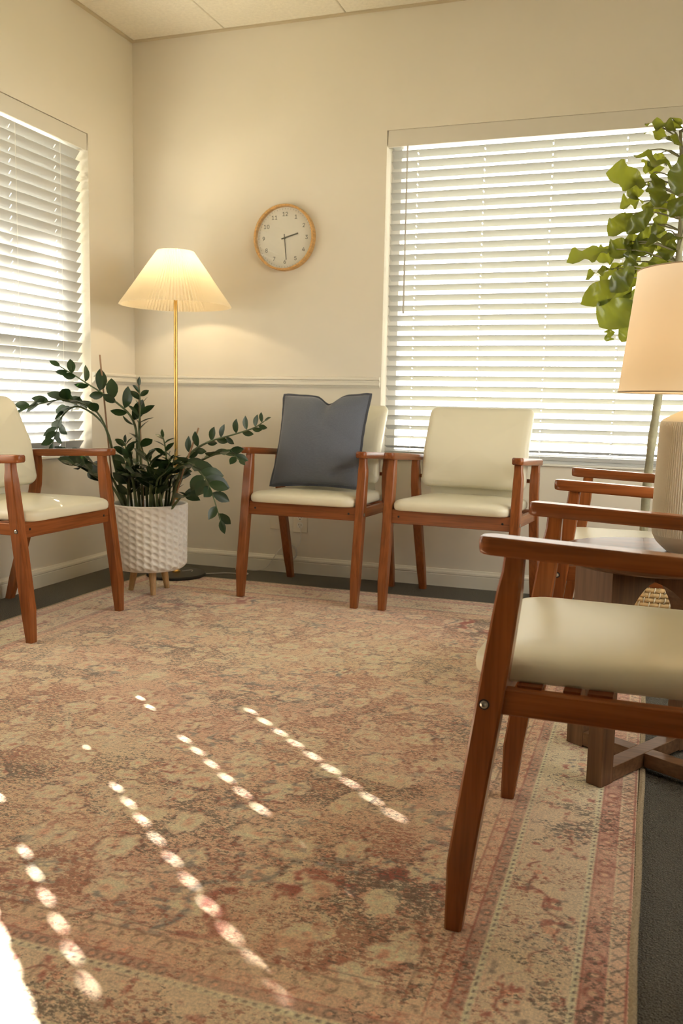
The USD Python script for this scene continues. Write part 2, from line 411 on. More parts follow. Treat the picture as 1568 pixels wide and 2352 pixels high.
def blind(name, label, u0, u1, ztop, zbot, ladders, to_wall, tilt, wand=None, stack_to=None):
    b = thing(name, label, 'window blind')
    yc = 0.048
    obj('valance', to_wall(cbox(u0-.014, u1+.014, .003, .014, ztop-.005, ztop+.0685, .001)), M_valance, b)
    obj('headrail', to_wall(bx(u0, u1, .018, .075, ztop, ztop+.045)), M_slat, b)
    P = sbox(u0, -.025, u1, .025)
    for l in ladders:
        P = P.difference(sbox(l-.0030, -.0088, l+.0030, .0088))
    flat = trimesh.creation.extrude_polygon(P, .0028, engine='earcut'); flat.apply_translation([0, 0, -.0014])
    zs = list(np.arange(ztop-.030, zbot+.030, -SP))
    if stack_to is not None:
        up = [z for z in zs if z > stack_to+.06]
        zs = up+list(stack_to+.012+np.arange(len(zs)-len(up))*.0036)
    rg = np.random.default_rng(int(1000*u1) % 997)
    for i, z in enumerate(zs):
        m = flat.copy(); a = math.radians(tilt(z)+rg.normal(0, .5)) if stack_to is None or z > stack_to+.06 else 0.0
        m.apply_transform(trimesh.transformations.rotation_matrix(-a, [1, 0, 0])); m.apply_translation([0, yc, z])   # room edge up
        obj('slat', to_wall(m), M_slat, b)
    zr = zbot if stack_to is None else stack_to-.012
    obj('bottom_rail', to_wall(cbox(u0, u1, yc-.025, yc+.025, zr, zr+.020, .004)), M_slat, b)
    for l in ladders:
        obj('ladder_cord', to_wall(cat_([bx(l+.0055, l+.0067, yc-.0275, yc-.0263, zr+.01, ztop), bx(l+.0055, l+.0067, yc+.0263, yc+.0275, zr+.01, ztop)])), M_cord, b)
    if wand:
        x, za, zb = wand
        obj('tilt_wand', to_wall(tube([(x, .003, za), (x+.001, .001, (za+zb)/2), (x+.003, -.004, zb)], [.0042, .0042, .0052], 6)), M_wand, b)
    return b


lt = lambda z: 24 if z > .72 else 14
blind('venetian_blind', 'white venetian blind lowered over the left window by the floor lamp', -1.590, L1-.020, 2.014, .592, [-.575, -.878, -1.18, -1.482], to_left, lambda z: 54)
blind('venetian_blind', 'white venetian blind raised halfway over the left wall window', L0+.02, -1.635, 2.014, .592, [-2.03, -1.76], to_left, lt, stack_to=1.42)
blind('venetian_blind', 'white venetian blind lowered over the wide window behind the chairs', B0+.018, B1-.018, 2.036, .612, [1.487, 1.797, 2.098, 2.410, 2.72], ident, lt, wand=(1.447, 2.03, 1.276))

# ------------------------------------------------------------------ rug
def rug():
    X0, X1, Y0, Y1 = 0.295, 2.610, -3.258, -0.317
    gx = np.linspace(X0+.013, X1-.013, 600)
    gy = np.concatenate([np.arange(Y0+.013, -2.0, .0031), np.linspace(-2.0, Y1-.013, 345)])
    GX, GY = np.meshgrid(gx, gy)
    sh_ = GX.shape
    N = lambda sx, sy, seed, o=3: meshkit.fbm(np.stack([GX*sx, GY*sy, np.full(sh_, seed*3.7)], -1), o, seed)
    n1 = lambda s, seed: meshkit.noise(np.stack([GX*s, GY*s, np.full(sh_, seed*1.3)], -1), seed)
    wx, wy = GX+.016*(N(16, 16, 1)-.5)*2, GY+.016*(N(16, 16, 2)-.5)*2
    lin = lambda r, g, b: np.array([((c/255+.055)/1.055)**2.4 if c > 10 else c/3294 for c in (r, g, b)])
    tan, cream, pale = lin(200, 172, 140), lin(214, 194, 162), lin(200, 184, 158)
    rust, red, rose, peach = lin(168, 82, 60), lin(158, 50, 46), lin(190, 148, 128), lin(204, 144, 114)
    char, blue, brown = lin(92, 80, 72), lin(96, 104, 106), lin(122, 82, 62)
    C = np.empty(sh_+(3,))
    def over(mask, col):
        C[:] = C*(1-mask[..., None])+col*mask[..., None]
    st = lambda v, a, b: np.clip((v-a)/(b-a), 0, 1)
    lo = st(N(1.6, 1.6, 3, 2), .35, .65)[..., None]
    C[:] = tan*(1-lo)+(0.45*tan+0.55*rose)*lo
    D = .50+.9*(N(5, 7, 31)-.5)+.6*(N(15, 20, 32)-.5)       # how densely the worn print is speckled
    D2 = .46+.9*(N(4, 6, 33)-.5)+.7*(N(13, 18, 34)-.5)
    wear = st(N(9, 14, 4), .38, .62)           # where the print is worn away
    fine = N(90, 60, 5, 2)
    # field: staggered florets, crescents and broken outlines
    def lattice(px, py, ox, oy, seed, f):
        iy = np.floor((wy-oy)/py); sx = wx-ox+(iy % 2)*px/2; ix = np.floor(sx/px)
        h = lambda k: (np.sin(ix*12.9898+iy*78.233+seed*37.7+k*11.3)*43758.5453) % 1
        dx = sx-(ix+.5)*px+(h(1)-.5)*.05; dy = wy-oy-(iy+.5)*py+(h(2)-.5)*.05
        f(dx, dy, h)
    def floret(dx, dy, h):
        s = .022+.020*h(3); el = .75+.5*h(6); r = np.hypot(dx*el, dy/el)/s; a = np.arctan2(dy, dx)
        r = r/(1+.12*np.cos(a*(5+np.floor(4*h(5)))+6*h(4)))
        keep = (h(7) < .9)
        ring = keep*np.exp(-((r-1.12)/.16)**2)*st(fine, .42, .60)
        over(.55*keep*st(1.12-r, 0, .3), cream)
        D[:] = D-.30*keep*st(1.15-r, 0, .2)+.16*ring; D2[:] = D2-.34*keep*st(1.15-r, 0, .2)+.14*ring
        over(.6*keep*st(.52-r, 0, .25)*(.4+.6*wear), peach)
        over(.4*keep*st(.22-r, 0, .15), rust)
        k = h(8)
        over(.5*ring*(k < .55), brown); over(.5*ring*(k >= .55), blue)
    def crescent(dx, dy, h):
        t = h(3)*2*PI; ca, sa = np.cos(t), np.sin(t); u, v = dx*ca+dy*sa, -dx*sa+dy*ca
        s = .034+.02*h(4); b = np.abs(v-(u/s)**2*.4*s)/(.011*np.clip(1-(u/s)**2, .02, 1)**.5)
        ins = (np.abs(u) < s); keep = h(5) < .8
        over(.5*keep*ins*st(1.05-b, 0, .35), pale)
        D[:] = D-.22*keep*ins*st(1.05-b, 0, .3)
        e = keep*ins*np.exp(-((b-1.25)/.3)**2)*st(fine, .44, .58)
        over(.5*e*(h(6) < .6), rust); over(.5*e*(h(6) >= .6), char)
    lattice(.135, .112, .03, .02, 1, crescent)
    lattice(.128, .118, .085, .06, 2, floret)
    lattice(.150, .140, .01, .09, 3, crescent)
    lattice(.170, .155, .05, .00, 4, floret)
    # broken speckled outlines
    v = np.abs(N(22, 34, 6)-.5); over(.75*st(.022-v, 0, .010)*st(N(7, 9, 7), .45, .58)*st(fine, .40, .55), rust)
    v = np.abs(N(26, 38, 8)-.5); over(.80*st(.020-v, 0, .010)*st(N(6, 8, 9), .48, .60)*st(fine, .40, .52), char)
    v = np.abs(N(30, 24, 18)-.5); over(.6*st(.020-v, 0, .010)*st(N(5, 7, 19), .46, .58)*st(fine, .40, .55), red)
    over(.65*st(N(40, 60, 10), .64, .70)*st(N(5, 5, 11), .42, .60), blue)
    over(.60*st(N(44, 60, 12), .63, .70)*st(N(4, 4, 13), .45, .6), red)
    # spandrels in the field's corners
    d = np.minimum(np.minimum(GX-X0, X1-GX), np.minimum(GY-Y0, Y1-GY))
    FX0, FX1, FY0, FY1 = X0+.31, X1-.31, Y0+.33, Y1-.33
    cxr, cyr = np.minimum(GX-FX0, FX1-GX), np.minimum(GY-FY0, FY1-GY)
    inside = (cxr > 0) & (cyr > 0)
    sp = np.hypot(cxr*1.05, cyr*1.35)+.030*np.sin(np.arctan2(cyr, cxr)*14)+.03*(N(9, 9, 14)-.5)
    over(.35*inside*st(.46-sp, 0, .02), cream)
    over(.85*inside*np.exp(-((sp-.46)/.007)**2)*st(fine, .38, .5), blue)
    over(.9*inside*st(np.exp(-((sp-.40)/.040)**2), .40, .75)*st(N(30, 30, 15), .42, .52), red)
    over(.45*inside*st(.42-sp, 0, .05)*st(N(34, 34, 16), .55, .62), rust)
    # borders, measured inwards from the rug's edge
    al = np.where(np.minimum(GX-X0, X1-GX) <= np.minimum(GY-Y0, Y1-GY), GY, GX)
    al = al+.004*(n1(40, 20)-.5)
    band = lambda a, b: st(d, a-.0008, a+.0008)*(1-st(d, b-.0008, b+.0008))
    line = lambda a, w: np.exp(-((d-a)/w)**2)
    over(1-st(d, .318, .320), .55*tan+.45*cream)
    over(.55*(1-st(d, .318, .320))*lo[..., 0], rose)
    def medallions(a, b, step, bg, ring, dot, amt=.8):
        over(.75*band(a, b), bg)
        q = ((al/step) % 1-.5)*step; c = (a+b)/2; s = (b-a)/2; r = np.hypot(q, d-c)/s
        over(amt*band(a, b)*np.exp(-((r-.72)/.20)**2)*st(fine, .40, .52), ring)
        over(amt*band(a, b)*st(.36-r, 0, .1), dot)
    medallions(.285, .317, .046, tan, brown, rose)
    medallions(.234, .256, .030, .7*rose+.3*brown, char, peach)
    medallions(.256, .283, .040, .6*tan+.4*rose, rust, peach)
    over(.8*line(.257, .0016)+0*d, red); over(.7*line(.284, .0014), rust); over(.8*line(.318, .0028)*st(fine, .35, .5), brown); over(.6*line(.336, .0016)*inside, char)
    over(.8*band(.220, .233), cream); over(.85*band(.2235, .2295)*(((al/.016) % 1) < .42), char)
    # main border: cream ground with an angular vine and blossoms
    over(.55*band(.096, .219), .6*cream+.4*tan)
    ph = (al/.36) % 1; tri = np.abs(ph-.5)*2; vine = .118+.080*tri+.010*np.sin(al*90)
    over(.9*band(.10, .216)*np.exp(-((d-vine)/.0032)**2)*st(fine, .37, .48), .7*red+.3*brown)
    for off, col, s0 in ((.0, blue, .021), (.5, rust, .017)):
        q = (((al/.36+off) % 1)-.5)*.36; c = .158+(.022 if off else -.018); r = np.hypot(q, d-c); a = np.arctan2(d-c, q)
        over(.8*band(.10, .216)*st(.6*s0-r, 0, .003), peach)
        over(.85*band(.10, .216)*np.exp(-((r-1.35*s0)/(.30*s0))**2)*st(np.cos(a*8), -.1, .4)*st(fine, .36, .5), col)
        over(.7*band(.10, .216)*np.exp(-((r-2.3*s0)/(.14*s0))**2)*st(np.cos(a*3+off*5), 0, .4)*st(fine, .42, .54), brown)
    over(.7*band(.10, .216)*st(N(46, 46, 21), .63, .68), red); over(.6*band(.10, .216)*st(N(50, 50, 22), .64, .69), char)
    over(.8*band(.082, .095), cream); over(.85*band(.0860, .0915)*(((al/.016) % 1) < .42), char)
    medallions(.047, .080, .044, .75*rose+.25*red, .6*red+.4*brown, tan, .7)
    over(.85*line(.081, .0016), red); over(.85*line(.046, .0014), red)
    over(.8*band(.016, .045), .7*tan+.3*rose)
    q = ((al/.034) % 1-.5)*.034; dd = d-.030
    over(.85*band(.018, .043)*np.exp(-((np.abs(q)-np.abs(dd)*1.0)/.0022)**2), char)
    over(.8*line(.0445, .0012), cream); over(.8*line(.0165, .0018), red)
    # wear
    over(.34*st(N(7, 10, 24), .46, .66), .6*tan+.4*cream)
    over(.16*st(N(2.2, 2.2, 25), .45, .65), rose)
    far_light = st(GY, -2.1, -1.2); D[:] = D-.06*far_light; D2[:] = D2-.06*far_light      # stands in for brighter light on the far half: print speckle thinned
    lum = np.clip((C.mean(-1, keepdims=True)-.10)/.26, 0, 1)
    C[:] = np.minimum(.88, C*(1+lum*np.array([.56, .61, .70])))*(.90+.2*N(120, 120, 26, 2))[..., None]
    bo = 1-st(d, .318, .322)
    D[:] = np.clip(D-.10*bo-.25*band(.22, .233)-.2*band(.082, .095), 0, 1); D2[:] = np.clip(D2-.13*bo-.25*band(.22, .233)-.2*band(.082, .095), 0, 1)
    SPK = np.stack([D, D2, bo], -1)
    zt = .0095+.0012*(N(60, 60, 27, 2)-.5)
    V = np.stack([GX, GY, zt], -1).reshape(-1, 3)
    h, w = sh_; I = np.arange(h*w).reshape(h, w)
    a, b, c, e = I[:-1, :-1].ravel(), I[:-1, 1:].ravel(), I[1:, 1:].ravel(), I[1:, :-1].ravel()
    F = np.vstack([np.stack([a, b, c], 1), np.stack([a, c, e], 1)])
    M = mat('rug_pile', {
        'a': ('attribute', {'attribute': 'rugcolor'}), 's': ('attribute', {'attribute': 'rugspeckle'}), 'sx': ('separate_color', {'color_type': 'rgb'}),
        'ma': ('mapping', {'scale': (88, 140, 80)}), 'mb': ('mapping', {'scale': (104, 158, 80), 'location': (31, 17, 5)}), 'mc': ('mapping', {'scale': (80, 126, 80), 'location': (11, 57, 9)}),
        'na': ('noise_texture', {'scale': 1.0, 'detail': 4, 'roughness': .68, 'distortion': .5}), 'nb': ('noise_texture', {'scale': 1.0, 'detail': 4, 'roughness': .68, 'distortion': .5}), 'nc': ('noise_texture', {'scale': 1.0, 'detail': 4, 'roughness': .7, 'distortion': .5}),
        'fa': ('math', {'math_type': 'multiply_add', 'value2': .36}), 'fb': ('math', {'math_type': 'multiply_add', 'value2': .36}), 'fc': ('math', {'math_type': 'multiply_add', 'value2': .30}),
        'ra': ('map_range', {'range_type': 'smoothstep', 'from_min': .695, 'from_max': .765, 'to_min': 0.0, 'to_max': .64, 'clamp': True}),
        'rb': ('map_range', {'range_type': 'smoothstep', 'from_min': .705, 'from_max': .775, 'to_min': 0.0, 'to_max': .76, 'clamp': True}),
        'rc': ('map_range', {'range_type': 'smoothstep', 'from_min': .70, 'from_max': .79, 'to_min': 0.0, 'to_max': .5, 'clamp': True}),
        'xa': ('mix_color', {'b': tuple(rust)}), 'xb': ('mix_color', {'b': tuple(char*.85)}), 'xc': ('mix_color', {'b': tuple(cream)}), 't': ('texture_coordinate', {}), 'n': ('noise_texture', {'scale': 900, 'detail': 2}),
        'n2': ('noise_texture', {'scale': 230, 'detail': 3}), 'r': ('rgb_ramp', {'ramp': [(.25, (.72, .72, .72)), (.75, (1.22, 1.22, 1.22))]}),
        'r2': ('rgb_ramp', {'ramp': [(.35, (.80, .80, .80)), (.65, (1.12, 1.12, 1.12))]}),
        'x': ('mix_color', {'blend_type': 'multiply', 'fac': 1.0}), 'x2': ('mix_color', {'blend_type': 'multiply', 'fac': 1.0}),
        'bu': ('bump', {'strength': .5, 'distance': .002}), 'p': ('principled_bsdf', {'roughness': .8, 'specular_ior_level': .25, 'sheen_weight': .55, 'sheen_roughness': .45, 'sheen_tint': (1.0, .90, .80)})},
        [('t.object', 'n.vector'), ('t.object', 'n2.vector'), ('n.fac', 'r.fac'), ('n2.fac', 'r2.fac'), ('s.color', 'sx.color'), ('t.object', 'ma.vector'), ('t.object', 'mb.vector'), ('t.object', 'mc.vector'), ('ma.vector', 'na.vector'), ('mb.vector', 'nb.vector'), ('mc.vector', 'nc.vector'),
         ('sx.r', 'fa.value1'), ('na.fac', 'fa.value3'), ('sx.g', 'fb.value1'), ('nb.fac', 'fb.value3'), ('sx.r', 'fc.value1'), ('nc.fac', 'fc.value3'),
         ('fa.value', 'ra.value'), ('fb.value', 'rb.value'), ('fc.value', 'rc.value'), ('ra.result', 'xa.fac'), ('rb.result', 'xb.fac'), ('rc.result', 'xc.fac'),
         ('a.color', 'xc.a'), ('xc.result', 'xa.a'), ('xa.result', 'xb.a'), ('xb.result', 'x.a'), ('r.color', 'x.b'), ('x.result', 'x2.a'), ('r2.color', 'x2.b'),
         ('x2.result', 'p.base_color'), ('n.fac', 'bu.height'), ('bu.normal', 'p.normal')])
    t = thing('rug', 'large faded persian style rug in beige, rust and grey on the floor', 'rug')
    m = usdkit.mesh(stage, str(t.GetPath())+'/pile', (V, F), M, smooth=True)
    UsdGeom.PrimvarsAPI(m).CreatePrimvar('rugcolor', Sdf.ValueTypeNames.Color3fArray, 'vertex').Set(Vt.Vec3fArray.FromNumpy(C.reshape(-1, 3).astype(np.float32)))
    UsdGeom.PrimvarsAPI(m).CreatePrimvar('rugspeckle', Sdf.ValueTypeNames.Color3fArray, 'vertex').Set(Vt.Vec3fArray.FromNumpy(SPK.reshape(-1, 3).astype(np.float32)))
    obj('backing', bx(X0+.012, X1-.012, Y0+.012, Y1-.012, .0005, .0075), M_gridtrim, t)
    for name, p0, p1, rad in (('binding', (X1-.007, Y0), (X1-.007, Y1), .0072), ('binding', (X0+.007, Y0), (X0+.007, Y1), .0060), ('binding', (X0+.012, Y1-.006), (X1-.012, Y1-.006), .0050), ('binding', (X0+.012, Y0+.006), (X1-.012, Y0+.006), .0050)):
        p0, p1 = np.array(p0), np.array(p1); L = np.linalg.norm(p1-p0); n = int(L/.006)
        pts = [np.append(p0+(p1-p0)*k/n, .006) for k in range(n+1)]
        wob = np.array([.0018*math.sin(k*.021)+.0010*math.sin(k*.083) for k in range(n+1)])
        nrm = np.array([-(p1-p0)[1], (p1-p0)[0]])/L
        pts = [q+np.append(nrm*wv, 0) for q, wv in zip(pts, wob)]
        rr = rad*(1+.13*np.array([1 if k % 2 else -1 for k in range(n+1)]))
        mm = tube(pts, rr, 7); mm.vertices[:, 2] = np.maximum(mm.vertices[:, 2]*.9, .0006)
        obj(name, mm, plain('rug_binding', (.42, .33, .21), .9, vary=.25, vscale=300) if not taken.get('bindmat') else UsdShade.Material.Get(stage, '/World/Looks/rug_binding'), t, smooth=40)
        taken['bindmat'] = 1


rug()

# ------------------------------------------------------------------ armchairs
def profile_leg(sec, c=.0035):
    return loft([[(x, y, z) for x, y in crect(cx, cy, wx, wy, c)] for z, cx, cy, wx, wy in sec])


def make_chair(label, loc, rot):
    t = thing('armchair', label, 'chair', loc, rot, group='wooden waiting room armchairs')
    for s in (1, -1):
        # front leg: z, centre x, centre y, width x, width y
        fr = [(0.0105, .280, .262, .028, .030), (.100, .2735, .263, .038, .036), (.128, .272, .263, .041, .038), (.347, .242, .263, .042, .038), (.480, .2245, .263, .041, .038),
              (.560, .2145, .263, .038, .037), (.580, .2125, .263, .036, .036), (.606, .2095, .261, .031, .031), (.634, .2075, .260, .030, .030)]
        leg = obj('leg', profile_leg([(z, cx, s*cy, wx, wy) for z, cx, cy, wx, wy in fr]), W_z, t, smooth=25)
        obj('screw', moved(lathe([(.0001, 0), (.0062, 0), (.0062, .002), (.004, .003), (.0001, .0026)], 14), 0, 0, 0).apply_transform(
            trimesh.transformations.translation_matrix([.242, s*.2815, .397]) @ trimesh.transformations.rotation_matrix(-s*PI/2, [1, 0, 0])), M_steel, leg, smooth=30)
        obj('screw_hole', moved(disc(.0085, .0012, 16).apply_transform(trimesh.transformations.rotation_matrix(PI/2, [1, 0, 0])), .242, s*.2818, .397), M_hole, leg)
        rr = [(0.0105, -.259, .258, .030, .030), (.100, -.232, .2595, .037, .036), (.270, -.180, .262, .038, .038), (.400, -.140, .263, .038, .038), (.500, -.118, .264, .038, .038),
              (.575, -.1125, .265, .036, .036), (.600, -.1125, .266, .032, .033), (.628, -.115, .266, .034, .032)]
        obj('leg', profile_leg([(z, cx, s*cy, wx, wy) for z, cx, cy, wx, wy in rr]), W_z, t, smooth=25)
        # arm: slopes down to the rear, rounded plan
        rings = []
        ztop = lambda x: .660-.041*(.261-x)
        xs_ = [.261, .2585, .252, .243, .1, -.1, -.170, -.181, -.187, -.189]
        ins = [.012, .006, .002, 0, 0, .001, .002, .005, .010, .016]
        for x, i in zip(xs_, ins):
            zt = ztop(x); zb = zt-.0285; yo, yi = .2865-i, .2400+i; e = .0045+.4*i*.3
            rings.append([(x, s*y, z) for y, z in ((yo, zb+e+i*.3), (yo, zt-e-i*.3), (yo-e, zt-i*.25), (yi+e, zt-i*.25), (yi, zt-e-i*.3), (yi, zb+e+i*.3), (yi+e, zb+i*.25), (yo-e, zb+i*.25))])
        obj('armrest', loft(rings), W_x, t, smooth=35)
        obj('side_rail', cbox(-.150, .226, s*.262-.011, s*.262+.011, .381, .4222, .002), W_x, t)
    fr_ = obj('front_rail', cbox(.224, .2455, -.246, .246, .369, .426, .002), W_y, t)
    for s in (1, -1):
        obj('dowel', moved(disc(.0045, .002, 12).apply_transform(trimesh.transformations.rotation_matrix(PI/2, [0, 1, 0])), .2458, s*.215, .398), M_hole, fr_)
    obj('rear_rail', cbox(-.155, -.134, -.246, .246, .381, .4205, .002), W_y, t)
    # seat: crowned cushion
    prof = [(.4248, .014), (.4256, .006), (.4310, .0015), (.4430, 0.0), (.4530, .0015), (.4600, .0065), (.4655, .0150), (.4700, .030), (.4735, .055), (.4760, .090), (.4775, .130), (.4780, .170), (.4782, .205)]
    rings = []
    for z, i in prof:
        P = np.array(rrect(.035, 0, .240-i, .2432-i, max(.055-i*.5, .006) if i < .1 else max(.02, .03), 7))
        P[:, 1] *= 1-.06*np.clip((.05-P[:, 0])/.25, 0, 1)
        rings.append([(x, y, z+.004*max(0, 1-((x-.24)/.1)**2)*0) for x, y in P])
    obj('seat', loft(rings), M_vinyl, t, smooth=True)
    for xa, xb in ((.159, .196), (.101, .127), (.054, .091), (-.14, -.09)):
        for sy in (1, -1):
            obj('spacer_block', bx(xa, xb, min(sy*.205, sy*.262), max(sy*.205, sy*.256),   .4200, .4262), M_end, t)
    # backrest: reclined cushion
    zz_ = np.array([.500, .535, .568, .620, .670, .750, .824, .862]); xx_ = np.array([-.086, -.081, -.081, -.088, -.102, -.138, -.180, -.203])
    pf = np.polyfit(zz_, xx_, 4); xf = lambda z: np.polyval(pf, z)
    prof = [(0.0, .020), (.002, .008), (.008, .002), (.020, 0), (.034, .002), (.043, .007), (.049, .016), (.052, .030)]
    rings = []
    for w, i in prof:
        P = rrect(0, .680, .232-i, .1765-i, max(.030-i*.25, .008) if i < .1 else .02, 7)
        rings.append([(w, y, z) for y, z in P])
    for f in (.92, .80, .65, .50, .35, .20, .08):       # the front goes on inwards so that the recline shows
        rings.append([(.0522+.004*(1-f), y*f, .680+(z-.680)*f) for y, z in P])
    rings = [[(-.0, y*f, .680+(z-.680)*f) for y, z in rrect(0, .680, .212, .1565, .02, 7)] for f in (.15, .4, .7)]+rings
    m = loft(rings); m = m.subdivide()
    v = m.vertices.copy(); v[:, 0] = xf(v[:, 2])-.060+v[:, 0]+.35*v[:, 1]**2; m.vertices = v
    obj('backrest', m, M_vinyl, t, smooth=True)
    obj('back_support', loft([[(xf(z)-.058, y, z) for y, z in ((-.20, zq), (.20, zq))]+[(xf(zq)-.046, y, zq) for y in (.20, -.20)] for z, zq in ((.445, .445), (.52, .52), (.60, .60), (.70, .70))]), M_vinyl, t)
    obj('back_rail', cbox(-.130, -.112, -.247, .247, .540, .556, .002), W_y, t)
    return t


CA, CB, CC, CD, CE_ = ((.318, -1.342, -1.1), (1.196, -.372, -91.0), (1.851, -.383, -93.8), (2.606, -2.4865, 179.2), (2.599, -1.341, 179.8))
c0 = make_chair('wooden armchair with cream seat under the left window, beside the potted plant', CA[:2]+(.0,), CA[2])
copy_of(c0, 'wooden armchair with cream seat holding the dark blue pillow', CB[:2]+(-.0052,), CB[2], -1.1)
copy_of(c0, 'empty cream armchair in front of the wide window, beside the pillow chair', CC[:2]+(-.0052,), CC[2], -1.1)
copy_of(c0, 'dark wooden armchair nearest the camera, in front of the table lamp', CD[:2]+(.0,), CD[2])
copy_of(c0, 'wooden armchair behind the table lamp, beside the fig tree', CE_[:2]+(.0,), CE_[2])

# ------------------------------------------------------------------ pillow
def pillow():
    t = thing('throw_pillow', 'square slate blue linen pillow with flanged edge coloured dark for its shading, on an armchair', 'pillow')
    n = 61; u = np.linspace(-1, 1, n); U, V = np.meshgrid(u, u)
    def outline(U, V):
        a, b = .210, .217
        X = a*U*(1-.075*(1-V**2)*np.abs(U)**3); Y = b*V*(1-.055*(1-U**2)*np.abs(V)**3)
        dent = .042*np.exp(-((U-.10)/.20)**2)*np.clip((V+.1)/1.1, 0, 1)**3
        return X, Y-dent
    X, Y = outline(U, V)
    th = .098*np.clip(1-np.abs(U)**2.4, 0, 1)**.62*np.clip(1-np.abs(V)**2.4, 0, 1)**.62
    th = th*(1-.45*np.exp(-((U-.10)/.17)**2)*np.clip((V-.05)/.95, 0, 1)**1.3)
    # creases: along the lower right and some soft folds
    L = lambda x0, y0, x1, y1, w: np.exp(-(((U-x0)*(y1-y0)-(V-y0)*(x1-x0))/np.hypot(x1-x0, y1-y0)/w)**2)*(1/(1+np.exp(-14*(((U-x0)*(x1-x0)+(V-y0)*(y1-y0))/((x1-x0)**2+(y1-y0)**2)))))*(1/(1+np.exp(14*(((U-x0)*(x1-x0)+(V-y0)*(y1-y0))/((x1-x0)**2+(y1-y0)**2)-1))))
    th = th-.018*L(.42, -.78, .9, -.62, .045)-.006*L(.3, .55, .9, .62, .05)-.004*L(.2, .2, .9, -.1, .07)
    th = th+.004*(meshkit.fbm(np.stack([U*2.5, V*2.5, U*0], -1), 3, 3)-.5)*np.clip(th/.03, 0, 1)
    I = np.arange(n*n).reshape(n, n)
    def sheet(Z, flip):
        Vv = np.stack([X, Y, Z], -1).reshape(-1, 3); a, b, c, d = I[:-1, :-1].ravel(), I[:-1, 1:].ravel(), I[1:, 1:].ravel(), I[1:, :-1].ravel()
        F = np.vstack([np.stack([a, b, c], 1), np.stack([a, c, d], 1)])
        return trimesh.Trimesh(Vv, F[:, ::-1] if flip else F, process=False)
    # width axis = image left to right; lies back against the backrest
    B = at((603, 1120), 'z', .484); Bq = at((832, 1122), 'z', .484)
    ax = Bq-B; ax[2] = 0; ax[1] = -.015; ax /= np.linalg.norm(ax)
    lean = math.radians(21)
    back = np.cross([0, 0, 1.0], ax); back /= np.linalg.norm(back)     # away from the camera
    upv = math.cos(lean)*np.array([0, 0, 1.0])+math.sin(lean)*back
    rl = math.radians(1.2); ax, upv = math.cos(rl)*ax+math.sin(rl)*upv, -math.sin(rl)*ax+math.cos(rl)*upv
    nrm = np.cross(ax, upv)
    o = np.array([1.186, -.447, .485])+upv*.218+nrm*0
    T = np.eye(4); T[:3, 0], T[:3, 1], T[:3, 2], T[:3, 3] = ax, upv, nrm, o
    m = cat_([sheet(th, False), sheet(-th*.85, True)]); m.merge_vertices(); m.apply_transform(T)
    obj('cushion', m, M_pillow, t, smooth=True)
    rings = []
    per = [(-1+2*k/24, -1) for k in range(24)]+[(1, -1+2*k/24) for k in range(24)]+[(1-2*k/24, 1) for k in range(24)]+[(-1, 1-2*k/24) for k in range(24)]
    for uu, vv in per:
        x, y = outline(np.array(uu), np.array(vv)); p = np.array([x, y]); ctr = p/np.abs([.21, .217])
        k = max(abs(uu), abs(vv)); out = np.array([uu if abs(uu) > .999 else 0.0, vv if abs(vv) > .999 else 0.0]); out = out/np.linalg.norm(out)
        wob = .0015*math.sin(uu*19+vv*23)
        q0, q1 = p-out*.004, p+out*(.0085 if abs(uu)+abs(vv) < 1.99 else .007)
        rings.append([(q0[0], q0[1], .004), (q1[0], q1[1], .0016+wob), (q1[0], q1[1], -.0016+wob), (q0[0], q0[1], -.004)])
    m = loft(rings+[rings[0]], caps=False); m.apply_transform(T)
    obj('flange', m, M_piping, t, smooth=False)


pillow()

